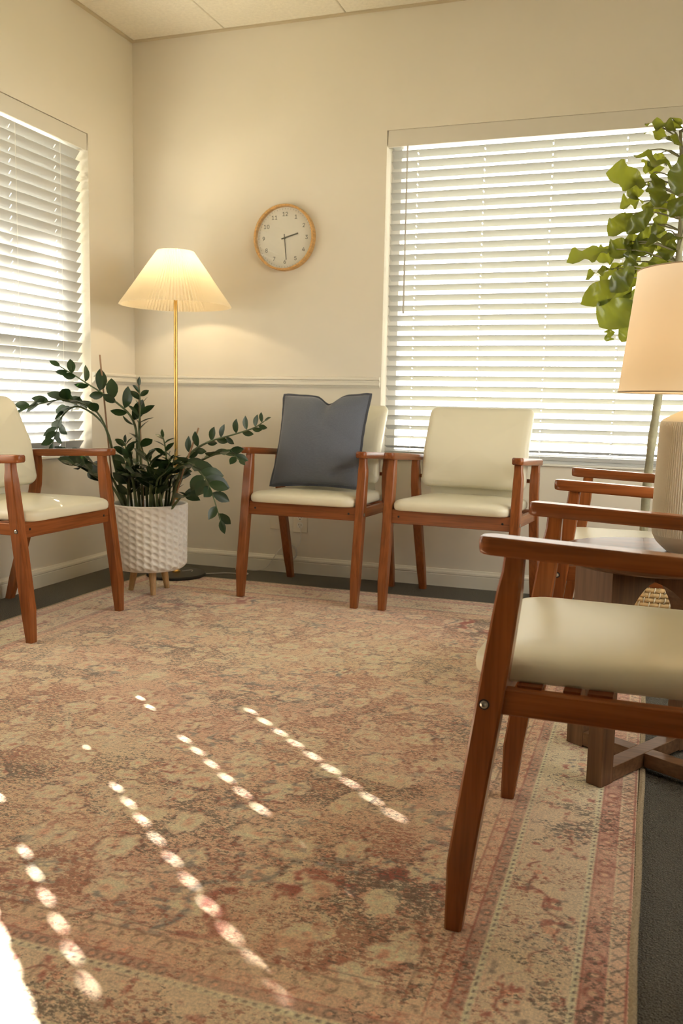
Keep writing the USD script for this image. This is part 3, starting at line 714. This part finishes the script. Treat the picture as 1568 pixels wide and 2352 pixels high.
# ------------------------------------------------------------------ floor lamp
def floor_lamp():
    t = thing('floor_lamp', 'brass floor lamp with pleated cream shade lit in the corner', 'lamp', (.444, -.352, .0110))
    obj('base', lathe([(.140, 0), (.142, .003), (.142, .010), (.138, .014), (.02, .016)], 56), M_blackmetal, t, smooth=30)
    obj('collar', lathe([(.020, .0155), (.020, .022), (.012, .028), (.010, .034)], 20), M_brass, t, smooth=30)
    obj('pole', moved(disc(.0088, 1.34, 18), z=.70), M_brass, t, smooth=40)
    obj('switch', tube([(-.012, 0, .12), (.012, 0, .12)], .004, 8), M_brass, t)
    obj('socket', lathe([(.014, 1.335), (.020, 1.345), (.020, 1.385), (.012, 1.392)], 18), M_brass, t, smooth=30)
    n = 96; rings = []
    for z, r, amp in ((1.277, .254, .0060), (1.29, .2475, .0056), (1.36, .1985, .0046), (1.45, .1375, .0028), (1.527, .0840, .0015)):
        rings.append([((r+(amp if k % 2 else -amp))*math.cos(2*PI*k/(2*n)), (r+(amp if k % 2 else -amp))*math.sin(2*PI*k/(2*n)), z+(.0025 if k % 2 else 0)*(z < 1.28)) for k in range(2*n)])
    obj('shade', loft(rings, caps=False), M_pleat, t, smooth=False)
    obj('shade_ring', cat_([tube([(.0815*math.cos(a), .0815*math.sin(a), 1.525) for a in np.linspace(0, 2*PI, 33)], .0015, 6)]+[tube([(0, 0, 1.39), (.0815*math.cos(a), .0815*math.sin(a), 1.525)], .0014, 6) for a in (0.3, 0.3+2*PI/3, 0.3+4*PI/3)]), M_brass, t)
    b = trimesh.creation.icosphere(2, .028); b.apply_translation([0, 0, 1.425])
    obj('bulb', b, M_bulb, t, smooth=True)
    c = at((420, 1313), 'z', .012); loc = np.array([.444, -.352, .0110])
    pts = [(.02, .02, .018), (.06, .05, .020), at((433, 1322), 'z', .010)-loc, at((470, 1318), 'z', .005)-loc, at((520, 1316), 'z', .004)-loc, at((570, 1318), 'z', .004)-loc,
           (.62-.444, -.06+.352, -.004), (.76-.444, -.030+.352, .0), (.84-.444, -.022+.352, .10), (.90-.444, -.022+.352, .15)]
    obj('power_cord', tube(spline(pts, 70), .0022, 6), M_clearcord, t, smooth=True)


floor_lamp()

# ------------------------------------------------------------------ wall clock
def clock():
    cx, cz, R = .850, 1.642, .156
    t = thing('wall_clock', 'round wall clock with light wooden rim reading almost half past two', 'clock', (cx, 0, cz))
    rot = trimesh.transformations.rotation_matrix(PI/2, [1, 0, 0])     # lathe axis z -> -y (into the room)
    def wall(m, y=0):
        m = m.copy(); m.apply_transform(rot); m.apply_translation([0, y, 0]); return m
    obj('rim', wall(lathe([(.150, .000), (R-.002, .000), (R, .003), (R, .036), (R-.002, .039), (R-.009, .039), (R-.011, .036), (R-.011, .012), (.150, .010)], 72)), M_clockwood, t, smooth=30)
    face = obj('face', wall(lathe([(.149, .003), (.149, .0125)], 64)), M_face, t, smooth=30)
    for k in range(1, 13):
        a = k*PI/6; m = meshkit.text_mesh(str(k), .0185, .0008); m.apply_translation([-m.bounds[:, 0].mean(), -m.bounds[:, 1].mean(), 0])
        m.apply_translation([.112*math.sin(a), .112*math.cos(a), .0127]); obj('numeral', wall(m), M_black, face)
    tk = []
    for k in range(60):
        a = k*PI/30; m = bx(-.0005, .0005, .134, .139 if k % 5 else .142, .0127, .0132); m.apply_transform(trimesh.transformations.rotation_matrix(-a, [0, 0, 1])); tk.append(m)
    obj('minute_marks', wall(cat_(tk)), M_black, face)
    for name, deg, l, w, z in (('hour_hand', 74.5, .072, .0065, .016), ('minute_hand', 174.5, .104, .0042, .018)):
        m = cbox(-w/2, w/2, -.018, l, z, z+.001, .0003); m.apply_transform(trimesh.transformations.rotation_matrix(-math.radians(deg), [0, 0, 1])); obj(name, wall(m), M_black, t)
    obj('hand_pin', wall(moved(disc(.004, .008, 14), z=.016)), M_black, t)
    obj('glass', wall(lathe([(.1448, .0300), (.1448, .0318)], 64)), M_glass, t, smooth=30)


clock()

# ------------------------------------------------------------------ outlets and the coiled cord
def outlet(label, x0, x1, z0, z1, sockets):
    t = thing('outlet_plate', label, 'outlet', ((x0+x1)/2, 0, (z0+z1)/2)); a, b = (x1-x0)/2, (z1-z0)/2
    obj('plate', cbox(-a, a, -.0055, -.0003, -b, b, .002), M_plate, t)
    if sockets:
        for s in (-1, 1):
            k = obj('socket', moved(disc(.0165, .003, 24).apply_transform(trimesh.transformations.rotation_matrix(PI/2, [1, 0, 0])), 0, -.0060, s*.0195), M_white, t, smooth=30)
            obj('slot', cat_([bx(-.0075, -.0055, -.0079, -.0070, s*.0195-.002, s*.0195+.007), bx(.0055, .0075, -.0079, -.0070, s*.0195-.002, s*.0195+.006), bx(-.0025, .0025, -.0079, -.0070, s*.0195-.011, s*.0195-.006)]), M_hole, k)
    else:
        obj('screw', moved(disc(.003, .001, 10).apply_transform(trimesh.transformations.rotation_matrix(PI/2, [1, 0, 0])), 0, -.0058, -.03), M_white, t)


outlet('cream double outlet plate on the wall behind the pillow chair', .908, .986, .206, .322, True)
outlet('blank cream wall plate left of the double outlet', .783, .858, .216, .332, False)
coil = thing('cord_coil', 'bundle of clear coiled cord by the baseboard behind the pillow chair', 'cord', (.905, -.030, .108))
for k in range(5):
    r = .036+.003*math.sin(k*2.1); pts = [(r*math.cos(a)+.004*math.sin(k*3), -.010+.006*k*.5+.004*math.sin(a*2+k), r*1.05*math.sin(a)) for a in np.linspace(0, 2*PI, 33)]
    obj('loop', tube(pts, .0024, 6), M_clearcord, coil, smooth=True)
obj('cord', tube(spline([(.030, -.004, .02), (.05, .006, .05), (.052, .012, .10), (.042, .016, .145)], 16), .0022, 6), M_clearcord, coil, smooth=True)

# ------------------------------------------------------------------ potted ZZ plant
def leaf(L, W, bend=.15, fold=.25, nx=8, wide=.5):
    """A leaf along +x, upper side +z: outline widest at share `wide`, folded along the midrib, tip bent down."""
    V = []; xs_ = np.linspace(0, 1, nx+1)
    for x in xs_:
        p = (x/wide)**.75*PI/2 if x < wide else PI/2+((x-wide)/(1-wide))**1.15*PI/2
        w = W/2*max(math.sin(p), .02)
        for k in (-1, -.5, 0, .5, 1):
            V.append((L*x, w*k, abs(k)*w*fold-bend*L*x*x))
    F = []
    for i in range(nx):
        for j in range(4):
            a = i*5+j; F += [[a, a+5, a+6], [a, a+6, a+1]]
    return np.array(V), F


def place(lf, p, d, nrm):
    d = d/np.linalg.norm(d); nrm = nrm-d*(nrm@d); nrm /= np.linalg.norm(nrm); s = np.cross(nrm, d); V, F = lf
    return trimesh.Trimesh(p+V@np.array([d, s, nrm]), F, process=False)


def zz():
    C0 = np.array([.520, -.716, 0.0]); R = .166
    t = thing('potted_plant', 'dark green zz plant in white dimpled pot on wooden legs', 'plant')
    # pot: relief of staggered dimples in the wall itself
    nt, nz = 320, 104; z0, z1 = .118, .402; rings = []
    prof_in = [(R-.012, z1), (R-.012, z1-.05)]
    for i in range(nz+1):
        z = z0+(z1-z0)*i/nz; v = (z-z0)/(z1-z0); ring = []
        rr = R*(1-.03*(1-v))
        edge = min(1, (1-v)/.03, v/.03)
        rnd = -.022*max(0, 1-v/.10)**2
        for k in range(nt):
            th = 2*PI*k/nt; cu = th/(2*PI)*32; row = v*10.2
            iu = math.floor(cu); off = 0.0
            du, dv = cu-iu-.5, (row+.45*(cu-iu)+.5*(iu % 2)) % 1-.5
            q = max(0, 1-(du/.46)**2-(dv/.42)**2)
            rel = -.0078*q**.8*edge+.0008*edge
            ring.append(((rr+rel+rnd)*math.cos(th), (rr+rel+rnd)*math.sin(th), z))
        rings.append(ring)
    for r, z in ((R-.004, z1+.003), (R-.010, z1+.002), (R-.012, z1-.004), (R-.012, z1-.06)):
        rings.append([(r*math.cos(2*PI*k/nt), r*math.sin(2*PI*k/nt), z) for k in range(nt)])
    m = loft(rings, caps=False)
    bot = [[(r*math.cos(2*PI*k/nt), r*math.sin(2*PI*k/nt), z0) for k in range(nt)] for r in (.001, R*.97-.022)]
    m = cat_([m, loft(bot, caps=False)]); m.apply_translation(C0)
    obj('pot', m, M_pot, t, smooth=True)
    obj('soil', moved(lathe([(.001, .372), (.06, .374), (.12, .371), (R-.0125, .366)], 40, False), *C0), M_soil, t, smooth=True)
    for fx, fy in ((.580, -.789), (.434, -.735), (.552, -.624)):
        f = np.array([fx, fy, .0108]); d = (C0-f); d[2] = 0; top = f+d*.22+[0, 0, .118]
        top = np.array([top[0], top[1], .1185])
        obj('pot_leg', tube([f, f*.5+top*.5, top], [.0115, .0145, .0175], 18), M_beech, t, smooth=40)
    for a, b, y0, y1 in (((229, 815), (262, 1150), -.74, -.70), ((318, 883), (329, 1155), -.74, -.74), ((456, 983), (396, 1150), -.76, -.75)):
        obj('stake', tube([at(b, 'y', y1)+[0, 0, -.02], (at(a, 'y', y0)+at(b, 'y', y1))/2, at(a, 'y', y0)], .0038, 7), M_stake, t, smooth=True)
    rg = np.random.default_rng(11)
    # stems: photo points, depth at foot and tip, leaf length, leaf start share, style
    S = [
        ([(318, 1152), (316, 1060), (313, 993), (300, 956), (272, 928), (241, 907), (203, 883), (169, 861), (138, 842)], -.72, -.80, .086, .30, 'up', 10),
        ([(272, 1150), (262, 1060), (251, 1004), (231, 966), (193, 938), (165, 936), (141, 959), (131, 987), (121, 1018)], -.70, -.86, .074, .48, 'both', 14),
        ([(276, 1152), (266, 1073), (253, 1014), (227, 952), (186, 926), (145, 918), (100, 925), (62, 938)], -.68, -1.02, .080, .45, 'both', 11),
        ([(280, 1150), (256, 1095), (220, 1068), (170, 1048), (140, 1040)], -.70, -.82, .072, .40, 'both', 8),
        ([(285, 1152), (258, 1118), (227, 1100), (190, 1076), (166, 1066)], -.76, -.90, .092, .35, 'both', 9),
        ([(327, 1152), (324, 1073), (319, 985), (322, 940), (320, 887)], -.74, -.76, .062, .36, 'both', 9),
        ([(362, 1150), (384, 1100), (413, 1070), (438, 1066), (464, 1090), (484, 1125), (506, 1195)], -.78, -.94, .090, .28, 'both', 13),
        ([(392, 1140), (412, 1090), (437, 1042), (479, 1015), (530, 1000), (582, 983), (606, 968)], -.74, -.80, .060, .30, 'up', 12),
        ([(388, 1145), (425, 1085), (458, 1060), (496, 1043), (527, 1040), (549, 1056)], -.70, -.80, .066, .35, 'both', 9),
        ([(362, 1145), (378, 1090), (382, 1055), (379, 1025), (375, 1005)], -.76, -.80, .058, .45, 'both', 5),
        ([(345, 1150), (345, 1095), (340, 1062), (333, 1045)], -.80, -.86, .085, .55, 'both', 4),
        ([(312, 1155), (303, 1090), (290, 1042), (288, 1018)], -.78, -.80, .060, .42, 'both', 7),
        ([(395, 1150), (414, 1143), (428, 1139)], -.78, -.86, .075, .6, 'both', 3),
    ]
    for k in range(13):
        x = 288+k*9.5+rg.normal(0, 3); S.append(([(x, 1152), (x+rg.normal(-2, 5), 1110), (x+rg.normal((x-345)*.25, 8), 1060+rg.uniform(-15, 40))], -.72+rg.uniform(-.08, .08), -.74+rg.uniform(-.12, .08), .068, .30, 'both', 6))
    for pts, ya, yb, L, s0, style, n in S:
        k = len(pts); P = np.array([at(p, 'y', ya+(yb-ya)*(i/(k-1))**1.5) for i, p in enumerate(pts)])
        P[0] = P[0]*.9+.1*np.array([C0[0], C0[1], P[0][2]]); P[0][2] = .362
        c = C0[:2]-P[0][:2]; rad = np.linalg.norm(c)
        if rad > .125:
            P[0][:2] = C0[:2]-c/rad*.125
        Q = spline(P, 28); rad = np.linspace(.0068, .0022, 28)
        st_ = obj('stem', tube(Q, rad, 7), M_stem, t, smooth=True)
        n = int(n*1.35)
        for j in range(n):
            s = s0+(1-s0)*(j+.3)/n; i = min(int(s*27), 26); p = Q[i]; tg = Q[i+1]-Q[i]; tg /= np.linalg.norm(tg)
            ll = L*(1-.35*max(0, s-.75)/.25)*rg.uniform(.85, 1.1)
            upw = np.array([0, 0, 1.0])-tg*tg[2]; nu = np.linalg.norm(upw)
            side = np.cross(tg, [0, 0, 1.0]) if nu > .25 else np.cross(tg, [0, 1.0, 0]); side /= np.linalg.norm(side)
            top = np.cross(side, tg)
            if top[2] < 0 and nu > .25:
                top = -top
            sg = 1 if j % 2 else -1
            if style == 'up':
                d = tg*.55+top*(.9 if sg > 0 else -.35)+side*sg*.25; nr = side*.6+tg*-.4+np.array([.1, -1.0, 0])
                ll *= 1 if sg > 0 else .75
            else:
                d = tg*.75+side*sg*.75+top*rg.uniform(-.1, .55); nr = top*.8+side*sg*-.35+np.array([0, -.75, 0])
            d = d+rg.normal(0, .13, 3); p = p+d/np.linalg.norm(d)*.002
            obj('leaf', place(leaf(ll*1.12, ll*.60, rg.uniform(.05, .25), .20, 6, .52), p, d, nr+rg.normal(0, .15, 3)), M_zz, st_, smooth=True)
        d = Q[-1]-Q[-2]
        obj('leaf', place(leaf(L*.65, L*.30, .1, .25, 6, .5), Q[-1], d, np.array([0, -.7, .7])), M_zz, st_, smooth=True)


zz()

# ------------------------------------------------------------------ side table
TC = np.array([2.600, -1.925])
def side_table():
    t = thing('side_table', 'round walnut side table with arched legs and crossed base between armchairs', 'side table', (TC[0], TC[1], .0), 0)
    obj('tabletop', lathe([(.001, .500), (.203, .500), (.210, .504), (.213, .512), (.212, .522), (.206, .529), (.196, .531), (.001, .531)], 72), T_x, t, smooth=25)
    # two arch frames at right angles, halved into each other at the middle
    for k, a in enumerate((60, -30)):
        T = trimesh.transformations.rotation_matrix(math.radians(a), [0, 0, 1]); h = .019
        z0 = .0108
        for s in (-1, 1):
            # upright with the quarter arch reaching in under the top
            arc = [(.150-.146*(1-math.cos(q))-.0, .290+.170*math.sin(q)) for q in np.linspace(0, PI/2, 12)]
            P = [(.196, z0), (.196, .500), (.0115 if k else .0, .500)]+[(max(x, .0115 if k else .0), z) for x, z in arc[::-1]]+[(.150, z0)]
            m = trimesh.creation.extrude_polygon(Polygon([(s*x, z) for x, z in P]).buffer(0), 2*h, engine='earcut')
            m.apply_transform([[1, 0, 0, 0], [0, 0, -1, h], [0, 1, 0, 0], [0, 0, 0, 1]]); m.apply_transform(T)
            obj('leg', m, T_z, t)
        zb = (.0140, .0480)
        ends = [(-.150, .150)] if k == 0 else [(-.150, -.0195), (.0195, .150)]
        for e0, e1 in ends:
            m = cbox(e0, e1, -h, h, zb[0], zb[1], .001); m.apply_transform(T); obj('base_bar', m, T_x, t)
    return t


side_table()

# ------------------------------------------------------------------ table lamp
def table_lamp():
    x, y, z0 = 2.684, -1.930, .5312
    t = thing('table_lamp', 'cream ribbed ceramic lamp with lit drum shade on the side table', 'lamp', (x, y, z0))
    n = 220; prof = [(.050, 0), (.058, .002), (.070, .012), (.082, .024), (.0905, .040), (.0925, .060), (.0918, .12), (.0895, .20), (.0870, .285), (.0855, .298), (.080, .303), (.060, .314), (.048, .320), (.040, .323), (.016, .324)]
    rings = []
    for r, z in prof:
        amp = .0011 if .05 <= z <= .29 else 0
        rings.append([((r+(amp if k % 2 else -amp))*math.cos(2*PI*k/n), (r+(amp if k % 2 else -amp))*math.sin(2*PI*k/n), z) for k in range(n)])
    m = loft(rings)
    obj('body', m, M_ceramic, t, smooth=20)
    obj('neck', lathe([(.014, .3235), (.014, .345), (.018, .350), (.018, .385), (.012, .390)], 20), M_brass, t, smooth=30)
    sh0, sh1 = .362, .630
    obj('shade', loft([[(r*math.cos(2*PI*k/96), r*math.sin(2*PI*k/96), z) for k in range(96)] for r, z in ((.1835, sh0), (.1558, sh1))], False), M_drum, t, smooth=True)
    ring = lambda r, z: tube([(r*math.cos(a), r*math.sin(a), z) for a in np.linspace(0, 2*PI, 65)], .0016, 6)
    hem = plain('shade_hem', (.50, .40, .28), .8)
    obj('shade_ring', ring(.1835, sh0), hem, t, smooth=True); obj('shade_ring', ring(.1558, sh1), hem, t, smooth=True)
    b = trimesh.creation.icosphere(2, .028); b.apply_translation([0, 0, .455])
    obj('bulb', b, M_bulb2, t, smooth=True)
    obj('harp', cat_([tube(spline([(s*.014, 0, .372), (s*.045, 0, .43), (s*.045, 0, .53), (s*.012, 0, .595), (0, 0, .600)], 20), .0016, 6) for s in (1, -1)]+[tube([(0, 0, .600), (.1555*math.cos(a), .1555*math.sin(a), sh1)], .0014, 6) for a in (.5, .5+2*PI/3, .5+4*PI/3)]), M_brass, t)


table_lamp()

# ------------------------------------------------------------------ fiddle leaf fig in a coiled basket
FX, FY = 2.625, -.500
bk = thing('woven_basket', 'coiled seagrass basket holding the fig tree, behind the armchair by the lamp', 'basket', (FX, FY, .0136))
M_straw = plain('seagrass', (.74, .54, .28), .8, vary=.25, vscale=50)
M_stitch = plain('seagrass_stitch', (.86, .78, .60), .8)
zc, k = .010, 0
while zc < .27:
    R = .140+.030*math.sin(min(1, zc/.20)*PI*.5)-(.012*(zc-.2)/.07 if zc > .2 else 0)
    n = 120; pts = [(R*math.cos(2*PI*i/n), R*math.sin(2*PI*i/n), zc) for i in range(n+1)]
    rad = [.0098*(1-.22*(abs(math.sin(PI*(i+.5*(k % 2)*4)/4)) < .3)) for i in range(n+1)]
    ring_ = obj('coil', tube(pts, rad, 8), M_straw, bk, smooth=True)
    sts = []
    for i in range(0, n, 4):
        a = 2*PI*(i+(k % 2)*2)/n; da = .012; sts.append(tube([((R+r_)*math.cos(a+s*da), (R+r_)*math.sin(a+s*da), zc+dz) for r_, dz, s in ((.002, -.0125, -1), (.0105, -.006, -.5), (.0118, 0, 0), (.0105, .006, .5), (.002, .0125, 1))], .0026, 5))
    obj('stitching', cat_(sts), M_stitch, ring_, smooth=True)
    zc += .0186; k += 1
obj('bottom', moved(disc(.135, .010, 40), z=.0055), M_straw, bk)
obj('soil', moved(lathe([(.001, .235), (.10, .232), (.150, .225)], 32, False), 0, 0, 0), M_soil, bk, smooth=True)


def fig():
    t = thing('fiddle_leaf_fig', 'tall fiddle leaf fig tree against the wide window behind the lamp', 'plant')
    rg = np.random.default_rng(5)
    tr = spline([(FX-.045, FY, .232), at((1478, 1215), 'y', FY), at((1491, 1060), 'y', FY), at((1512, 910), 'y', FY), at((1545, 700), 'y', FY+.02), at((1561, 560), 'y', FY), at((1566, 420), 'y', FY), at((1562, 300), 'y', FY)], 40)
    obj('trunk', tube(tr, np.interp(np.arange(40), [0, 22, 39], [.0172, .0150, .0060])*(1+.06*rg.normal(0, 1, 40)), 10), M_trunk, t, smooth=True)
    def tip_leaf(p, q, W, nrm, bend=.1, parent=t):
        d = q-p; L = np.linalg.norm(d)
        lf = leaf(L, W*1.08, bend, .30, 12, .64); V, F = lf
        V = V.copy(); w = V[:, 1]; V[:, 2] += .011*np.sin(V[:, 0]/L*15+3*np.sign(w))*np.abs(w)/(W/2)*1.3      # rippled margin
        x = V[:, 0]/L; V[:, 1] *= 1-.30*np.exp(-((x-.30)/.13)**2)                                           # fiddle waist
        m = place((V, F), p, d, nrm)
        o = obj('leaf', m, M_fig, parent, smooth=True)
    # (stalk end px, tip px, width m, depth offset of stalk and tip, facing tilt)
    LV = [((1568, 335), (1478, 300), .085, -.05, -.02, (.1, -.4, .9)), ((1480, 285), (1550, 290), .060, -.02, -.06, (0, -.6, .8)),
          ((1558, 396), (1452, 358), .085, -.02, -.05, (.1, -.55, .8)), ((1484, 425), (1391, 398), .110, .02, -.05, (.2, -.9, .3)),
          ((1500, 395), (1512, 478), .080, .0, -.04, (.4, -.9, .2)), ((1478, 462), (1424, 470), .090, .05, .02, (0, -.7, .6)),
          ((1452, 490), (1398, 536), .075, .0, -.05, (.3, -.9, .3)), ((1500, 478), (1442, 534), .065, -.05, -.10, (.6, -.75, .3)),
          ((1402, 572), (1300, 607), .085, .02, -.08, (.1, -.75, .6)), ((1450, 555), (1402, 585), .090, .04, .0, (.1, -.9, .3)),
          ((1508, 560), (1456, 580), .085, .05, .0, (.1, -.9, .35)), ((1568, 545), (1478, 560), .070, -.06, -.10, (.1, -.5, .8)),
          ((1412, 615), (1342, 636), .060, .03, -.02, (.0, -.7, .7)), ((1440, 640), (1338, 695), .085, -.02, -.08, (.3, -.8, .45)),
          ((1456, 612), (1400, 672), .080, -.05, -.10, (.5, -.8, .3)), ((1452, 690), (1376, 752), .135, .0, -.07, (.35, -.9, .25)),
          ((1452, 735), (1428, 785), .060, .05, .03, (.3, -.9, .3)), ((1404, 750), (1391, 784), .040, .05, .02, (.7, -.7, .1)),
          ((1580, 505), (1538, 458), .080, -.06, -.08, (.2, -.9, .3)), ((1575, 350), (1552, 450), .090, -.07, -.10, (.2, -.95, .1)),
          ((1510, 580), (1512, 622), .070, .05, .04, (.1, -.95, .2)), ((1535, 590), (1552, 630), .060, .06, .04, (.1, -.95, .2)),
          ((1470, 620), (1500, 655), .070, .06, .04, (.1, -.95, .2)), ((1500, 440), (1470, 520), .050, .06, .03, (.8, -.5, .2)),
          ((1530, 480), (1500, 540), .055, .06, .02, (.6, -.8, .2)), ((1545, 300), (1562, 272), .05, -.02, -.04, (0, -.8, .6)),
          ((1470, 660), (1430, 720), .07, .06, .02, (.2, -.9, .3)), ((1490, 345), (1480, 400), .045, .05, .03, (.7, -.7, .1)),
          ((1455, 560), (1440, 620), .06, .03, .0, (.7, -.7, .2))]
    for a, b in (((1520, 350), (1498, 395)), ((1530, 420), (1490, 440)), ((1520, 470), (1480, 500)), ((1500, 520), (1470, 560)), ((1480, 560), (1430, 560)), ((1530, 530), (1500, 575)),
                 ((1470, 590), (1420, 640)), ((1490, 600), (1450, 650)), ((1440, 600), (1375, 650)), ((1470, 640), (1405, 690)), ((1480, 690), (1440, 740)), ((1550, 440), (1520, 490)),
                 ((1460, 520), (1418, 515)), ((1475, 420), (1440, 450)), ((1545, 540), (1530, 600)), ((1420, 580), (1370, 592))):
        LV.append((a, b, rg.uniform(.055, .085), rg.uniform(.02, .10), rg.uniform(.0, .12), (rg.normal(.1, .5), -.8, rg.uniform(-.1, .8))))
    for a, b, W, d0, d1, nr in LV:
        p, q = at(a, 'y', FY+d0), at(b, 'y', FY+d1)
        i = int(np.argmin(np.abs(tr[:, 2]-(p[2]-.05)))); i = min(max(i, 24), 39)
        obj('stalk', tube(spline([tr[i], (tr[i]*.45+p*.55)+[0, 0, .015], p], 8), [.0030]*4+[.0024]*4, 6), M_trunk, t, smooth=True)
        tip_leaf(p, q, W, np.array(nr)+rg.normal(0, .12, 3), rg.uniform(-.05, .18))
    for k in range(26):                # the crown's other side
        z = rg.uniform(1.12, 1.95); a = rg.uniform(-1.2, 1.5); i = int(np.argmin(np.abs(tr[:, 2]-z))); i = max(i, 22)
        d = np.array([math.cos(a), math.sin(a)*.7, rg.uniform(-.5, .5)]); p = tr[i]+d*rg.uniform(.05, .12); L = rg.uniform(.12, .19)
        obj('stalk', tube([tr[i], (tr[i]+p)/2, p], .0028, 6), M_trunk, t, smooth=True)
        tip_leaf(p, p+d/np.linalg.norm(d)*L+[0, 0, -.03], L*.55, np.array([rg.normal(0, .4), -.5, .7]), .15)


fig()
